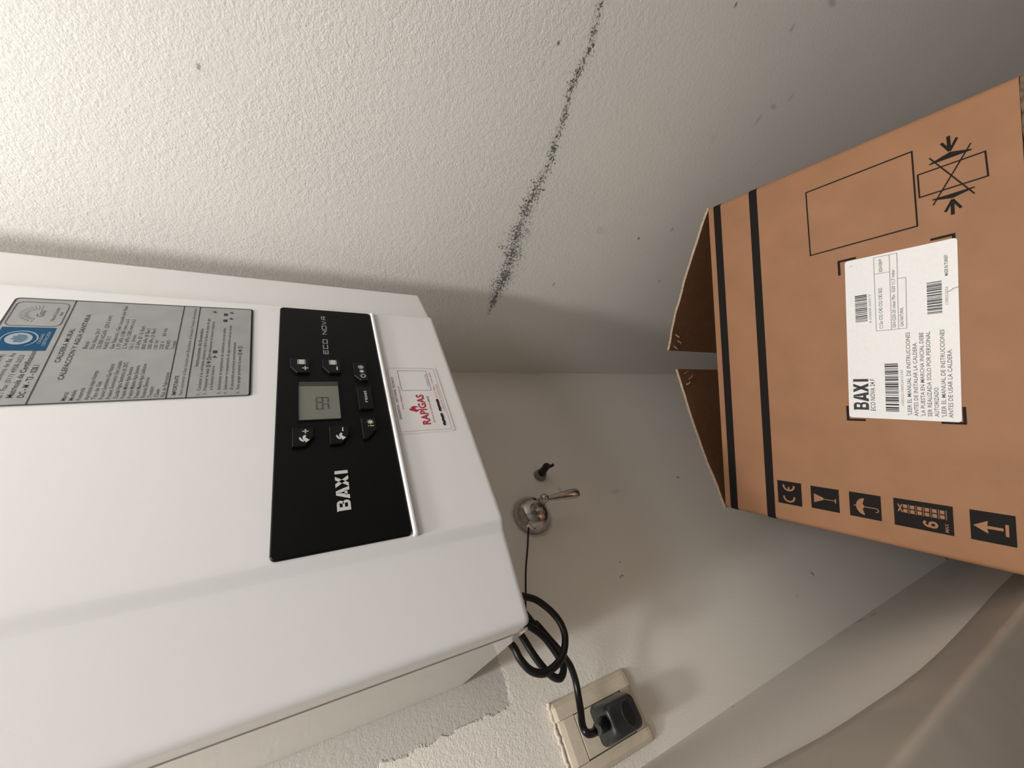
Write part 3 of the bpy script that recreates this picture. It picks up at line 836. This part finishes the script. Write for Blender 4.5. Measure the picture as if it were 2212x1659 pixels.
def stack(b):
    for i in range(6):
        v = -.1980-.0055*i
        for u in (-.1868, -.1818): rect(b, FX, u-.0019, v-.0019, u+.0019, v+.0014, K2)
        line(b, FX, (-.1895, v-.0031), (-.1792, v-.0031), .0005, K2)
    line(b, FX, (-.1885, -.1925), (-.1800, -.1958), .0011, K2); line(b, FX, (-.1885, -.1958), (-.1800, -.1925), .0011, K2+.0001)
    polyline(b, FX, arc(-.1968, -.2188, .0026, 0, 360, 14)[:-1], .0021, K2, True)
    polyline(b, FX, catmull2([(-.1990, -.2180), (-.1988, -.2145), (-.1962, -.2122), (-.1938, -.2132)]), .0020, K2+.0001)
    text(b, FX, 'MAX', -.2020, -.2298, .0090, .0026, K2, .01)
mark(-.2043, -.2333, -.1742, -.1890, stack)
def arrow(b):
    poly(b, FX, [(-.1890, -.2462), (-.1953, -.2558), (-.1904, -.2552), (-.1904, -.2650), (-.1876, -.2650), (-.1876, -.2552), (-.1827, -.2558)], K2)
    rect(b, FX, -.1950, -.2683, -.1836, -.2662, K2)
mark(-.2036, -.2725, -.1740, -.2444, arrow)

# white shipping label, a touch askew
FL = Frame(FX.p(-.0855, -.1550, 0.0004), FX.ex, FX.ey, FX.n, rot=radians(-1.35))
b = MB(); prism(b, FL, rr(0, -.0882, .1842, 0, .0028), 0, 0.0003); lab = b.build('shipping_label', MW['box_paper'], bx)
Q1 = 0.0005
def LU(u, v):        # face coordinates to label coordinates
    du, dv = u+.0855, v+.1550; a = radians(-1.35)
    return du*cos(a)+dv*sin(a), dv*cos(a)-du*sin(a)
b = MB()
x, y = LU(-.0765, -.1733)
logo2_w, logo2_h = .0357, .0136
k = logo2_w/3.72
logo(b, FL, x, y, logo2_h, k*4.02, Q1)
x, y = LU(-.0773, -.1788); text(b, FL, 'ECO NOVA 24 F', x, y, .0364, .0040, Q1, .004)
b.build('label_brand_lettering', MW['label_ink'], lab)
for seed, hb, n_, (u0, v0, u1, v1) in ((1, .0108, 34, (-.0781, -.1983, -.0240, -.1880)), (2, .0106, 30, (.0254, -.1766, .0577, -.1664)), (3, .0106, 30, (.0240, -.2346, .0586, -.2240))):
    b = MB(); x0, y0 = LU(u0, v0); x1, y1 = LU(u1, v1); barcode(b, FL, x0, y0, x1, y0+hb, Q1, seed, n_); b.build('barcode', MW['label_ink'], lab)
b = MB()
x, y = LU(.0608, -.2400); text(b, FL, 'MADE IN TURKEY', x, y, .0212, .0024, Q1, .008)
b.build('origin_lettering', MW['label_ink'], lab)
b = MB()
lines = ["'LEER EL MANUAL DE INSTRUCCIONES", 'ANTES DE INSTALAR LA CALDERA.', "'LA PUESTA EN MARCHA INICIAL DEBE", 'SER REALIZADA SOLO POR PERSONAL', 'AUTORIZADO.',
         "'LEER EL MANUAL DE INSTRUCCIONES", 'ANTES DE USAR LA CALDERA.']
pos = [(-.0816, -.2080, .0895), (-.0825, -.2130, .0790), (-.0823, -.2181, .0885), (-.0824, -.2230, .0888), (-.0826, -.2279, .0313), (-.0827, -.2330, .0898), (-.0832, -.2377, .0697)]
for s, (u, v, w) in zip(lines, pos):
    x, y = LU(u, v); text(b, FL, s, x, y, w, .0031, Q1, .004)
for s, u, v, w, c in (('C12x C32 C42 C52 C82 B22', .0151, -.1892, .0455, .0028), ('I2H-G20-20 mbar Pbr. G20 11,7 mbar', .0148, -.1998, .0632, .0026),
                      ('GAS NATURAL', .0149, -.2058, .0205, .0026), ('II2H3B/P', .0782, -.1914, .0142, .0026)):
    x, y = LU(u, v); text(b, FL, s, x, y, w, c, Q1, .006)
b.build('label_lettering', MW['label_grey'], lab)
b = MB()
for a_, b_ in (((.0130, -.1836), (.0955, -.1850)), ((.0130, -.1962), (.0950, -.1979)), ((.0128, -.2018), (.0950, -.2040)), ((.0124, -.2082), (.0668, -.2098)),
               ((.0130, -.1836), (.0124, -.2082)), ((.0955, -.1850), (.0948, -.2040)), ((.0770, -.1845), (.0764, -.1975)), ((.0672, -.2036), (.0668, -.2098))):
    line(b, FL, LU(*a_), LU(*b_), .0005, Q1)
b.build('label_rules', MW['label_line'], lab)
for s, u, v, w in (('8 698698 069519', .0230, -.1800, .0320), ('100022158052415347', -.0710, -.2024, .0390), ('108022056', .0320, -.2390, .0180), ('V1', .0905, -.1660, .0022)):
    b = MB(); x, y = LU(u, v); text(b, FL, s, x, y, w, .0020, Q1); b.build('label_number', MW['label_line'], lab)
b = MB(); polyline(b, FL, [LU(.0442, -.2384), LU(.0450, -.2410), LU(.0470, -.2430), LU(.0478, -.2470)], .0007, Q1)
b.build('label_crease', MW['label_line'], lab)

# ------------------------------------------------------------------ power outlet
PX0, PX1, PZ0, PZ1 = -0.3150, -0.2450, ZB-0.2065, ZB-0.0950
out = thing('power_outlet', 'cream wall outlet plate with paint crust along its upper edge', 'outlet', (-0.280, 0, ZB-0.15))
FO = Frame((0, 0, 0), (1, 0, 0), (0, 0, 1), (0, -1, 0))
IX0, IX1, IZ0, IZ1 = -0.3012, -0.2624, ZB-0.1846, ZB-0.1172
b = MB(); b.smooth = False
# side rails rounded outward, and the upper and lower cover pieces
for s in (0, 1):
    pr = [(IX1, .0100), (IX1+.003, .0102), (PX1-.006, .0092), (PX1-.0015, .0060), (PX1, .0008)] if s else [(IX0, .0100), (IX0-.003, .0102), (PX0+.005, .0092), (PX0+.0013, .0060), (PX0, .0008)]
    rows = []
    for z, kk in ((PZ0, .1), (PZ0+.0015, .62), (PZ0+.005, .93), (PZ0+.010, 1.0), (PZ1-.004, 1.0), (PZ1-.001, .8), (PZ1, .1)):
        rows.append([FO.p(x, z, h*kk) for x, h in pr])
    b = MB(); b.grid(rows); b.build('side_rail', MW['cream'], out)
b = MB()
for z0, z1 in ((IZ1+.0004, PZ1), (PZ0, IZ0-.0004)):
    e = PZ1 if z1 == PZ1 else PZ0
    n_ = IZ1 if z1 == PZ1 else IZ0
    rows = [[FO.p(x, e, .0008) for x in (IX0+.0003, IX1-.0003)], [FO.p(x, e+(n_-e)*.15, .0070) for x in (IX0+.0003, IX1-.0003)],
            [FO.p(x, e+(n_-e)*.4, .0088) for x in (IX0+.0003, IX1-.0003)], [FO.p(x, n_, .0092) for x in (IX0+.0003, IX1-.0003)]]
    b = MB(); b.grid(rows); b.build('cover_piece', MW['cream'], out)
b = MB(); rect(b, FO, IX0-.0003, PZ0+.002, IX1+.0003, PZ1-.002, .0040); b.build('frame_back', MW['gap'], out)
b = MB(); prism(b, FO, rr(IX0+.0007, IZ0+.0008, IX1-.0007, IZ1-.0012, .0006, 2), .004, .0090, .0005); b.build('socket_module', MW['cream'], out)
b = MB(); rnd = random.Random(8); b.smooth = True
pts = [(PX0+(PX1-PX0)*i/36, -.0035-.0015*rnd.random(), PZ1+.0004+.0012*rnd.uniform(-1, 1)) for i in range(37)]
tube(b, pts, [.0016+.0013*rnd.random() for _ in pts], 7)
b.build('paint_crust', MW['paintrim'], out)

# ------------------------------------------------------------------ power cord with its plug
def W(l): return [(x, y, z+ZB) for x, y, z in l]
loop1 = [(-.150, -.10, .010), (-.1500, -.093, -.0450), (-.1583, -.090, -.0732), (-.1696, -.090, -.0863), (-.1853, -.09, -.0956), (-.1993, -.09, -.0968), (-.2107, -.09, -.0908), (-.2185, -.09, -.0814),
         (-.2226, -.09, -.0675), (-.2222, -.09, -.0576), (-.2164, -.09, -.0478), (-.2054, -.09, -.0415), (-.1942, -.09, -.0386), (-.178, -.088, -.030), (-.160, -.080, -.030)]
loop2 = [(-.160, -.078, -.042), (-.175, -.076, -.052), (-.1871, -.075, -.0577), (-.2047, -.075, -.0633), (-.2192, -.075, -.0698), (-.2278, -.075, -.0762), (-.2308, -.075, -.0827), (-.2270, -.075, -.0887),
         (-.2209, -.075, -.0905), (-.2101, -.075, -.0877), (-.195, -.075, -.0813), (-.184, -.075, -.0725), (-.172, -.074, -.060), (-.158, -.072, -.058)]
tail = [(-.160, -.070, -.068), (-.1797, -.068, -.0785), (-.1819+.002, -.066, -.0826), (-.1991, -.062, -.0945), (-.2099, -.058, -.1026), (-.2186, -.052, -.1095), (-.2261, -.048, -.1135), (-.2380, -.042, -.1162), (-.2507, -.040, -.1139),
        (-.2617, -.043, -.1088), (-.2710, -.050, -.1016), (-.2771, -.054, -.1005), (-.2800, -.050, -.1088), (-.2797, -.043, -.119), (-.2797, -.036, -.128)]
b = MB(); b.smooth = True
tube(b, catmull(W(loop1+loop2+tail), 7), 0.0036, 12)
cord = b.build('power_cord', MW['cable'], boiler); cord['label'] = 'black looped power cord with dark grey plug'
# moulded plug: tapered block with a finger recess, strain relief on top
FG = Frame((0, 0, 0), (1, 0, 0), (0, 0, 1), (0, -1, 0))
b = MB(); b.smooth = False
cx, cz = -.2812, ZB-.1600
lv = [(.0090, .0180, .0222, .006), (.0150, .0180, .0222, .006), (.0260, .0168, .0205, .006), (.0360, .0152, .0185, .006), (.0395, .0138, .0170, .006), (.0405, .0115, .0145, .005)]
rows = [[FG.p(*q, h) for q in rr(cx-w, cz-l, cx+w, cz+l+.003*(h > .02), r)] for h, w, l, r in lv]
b.smooth = True
b.grid(rows, close_u=True); b.add(rows[-1], [list(range(len(rows[-1])))])
b.build('plug', MW['plug'], cord)
b = MB(); b.smooth = True
o_ = arc(cx, cz-.0035, .0125, 0, 360, 28, .0080)[:-1]
rows = [[FG.p(*q, .0408) for q in o_], [FG.p(cx+(x-cx)*.96, cz-.0035+(z-cz+.0035)*.96, .0412) for x, z in o_], [FG.p(cx+(x-cx)*.86, cz-.0035+(z-cz+.0035)*.82, .0409) for x, z in o_]]
b.grid(rows, close_u=True); b.build('recess_rim', MW['plug'], cord)
b = MB(); poly(b, FG, [(cx+(x-cx)*.88, cz-.0035+(z-cz+.0035)*.84) for x, z in o_], .04085); b.build('finger_recess', MW['plug_dark'], cord)
b = MB(); b.smooth = True
tube(b, W([(-.2800, -.050, -.1150), (-.2798, -.041, -.1225), (-.2797, -.034, -.131), (-.2800, -.030, -.140)]), [.0046, .0060, .0066, .0066], 14); b.build('strain_relief', MW['cable'], cord)

# ------------------------------------------------------------------ thin wire from valve to cord
wire = MB(); wire.smooth = True
tube(wire, catmull(W([(-.0560, -.006, -.1525), (-.0594, -.010, -.1480), (-.0825, -.014, -.1350), (-.110, -.014, -.1205), (-.1400, -.014, -.1075), (-.17, -.012, -.095)]), 6), .0013, 8)
wo = wire.build('thin_wire', MW['cable'])
wo['label'] = 'thin black wire running from the chrome valve toward the boiler'; wo['category'] = 'wire'

# ------------------------------------------------------------------ chrome valve
VX, VZ = -.0335, ZB-.1680
valve = thing('gas_valve', 'chrome valve with round dome cover and long lever below the boiler', 'valve', (VX, 0, VZ))
b = MB(); b.smooth = True
lathe(b, (VX, 0, VZ), (0, -1, 0), [(0, .0290), (.003, .0292), (.0075, .0282), (.013, .0255), (.018, .0210), (.0215, .0155), (.0228, .0105), (.0228, .0082), (.0215, .0075)], 40)
b.build('dome_cover', MW['chrome'], valve)
b = MB(); b.smooth = True
lathe(b, (VX, -.020, VZ), (0, -1, 0), [(0, .0062), (.010, .0062), (.0105, .0052), (.021, .0052), (.0215, .0066), (.033, .0066), (.0362, .0055), (.0375, .0030), (.0378, .00002)], 24)
b.build('stem', MW['chrome'], valve)
b = MB(); b.smooth = True
lp = [Vector((VX, -.0490, VZ-.003)), Vector((VX, -.0495, VZ-.012)), Vector((VX, -.0500, VZ-.025)), Vector((VX, -.0505, VZ-.040)), Vector((VX, -.0510, VZ-.052)), Vector((VX, -.0510, VZ-.059)), Vector((VX, -.0510, VZ-.0625)), Vector((VX, -.0510, VZ-.0638))]
rows = []
for p, w in zip(lp, (.0042, .0045, .0054, .0068, .0078, .0076, .0055, .0015)):
    rows.append([p+Vector((w*cos(2*pi*k/20), .62*w*sin(2*pi*k/20), 0)) for k in range(20)])
b.grid(rows, close_u=True); b.add(rows[-1], [list(range(20))]); b.add(rows[0], [list(range(20))[::-1]])
b.build('lever', MW['chrome'], valve)

# ------------------------------------------------------------------ capped pipe stub
SX, SZ = .0315, ZB-.2140
stub = thing('pipe_stub', 'small dark capped pipe stub in the wall beside the chrome valve', 'pipe', (SX, 0, SZ))
b = MB(); b.smooth = True
lathe(b, (SX, 0, SZ), (0, -1, 0), [(0, .0105), (.002, .0105), (.0035, .0095), (.0075, .0092), (.0085, .0080), (.0085, .0060)], 24)
b.build('wall_ring', MW['stub_ring'], stub)
b = MB(); b.smooth = True
tube(b, [(SX, -.004, SZ), (SX, -.014, SZ), (SX-.0005, -.022, SZ+.0005), (SX-.001, -.031, SZ+.001), (SX-.001, -.035, SZ+.001)], [.0066, .0066, .0055, .0060, .0035], 14)
b.build('pipe_end', MW['stub'], stub)
b = MB(); b.smooth = True
tube(b, [(SX-.001, -.028, SZ-.001), (SX-.002, -.031, SZ-.008), (SX-.001, -.034, SZ-.0115)], [.0030, .0026, .0022], 10)
b.build('bleed_nipple', MW['stub'], stub)
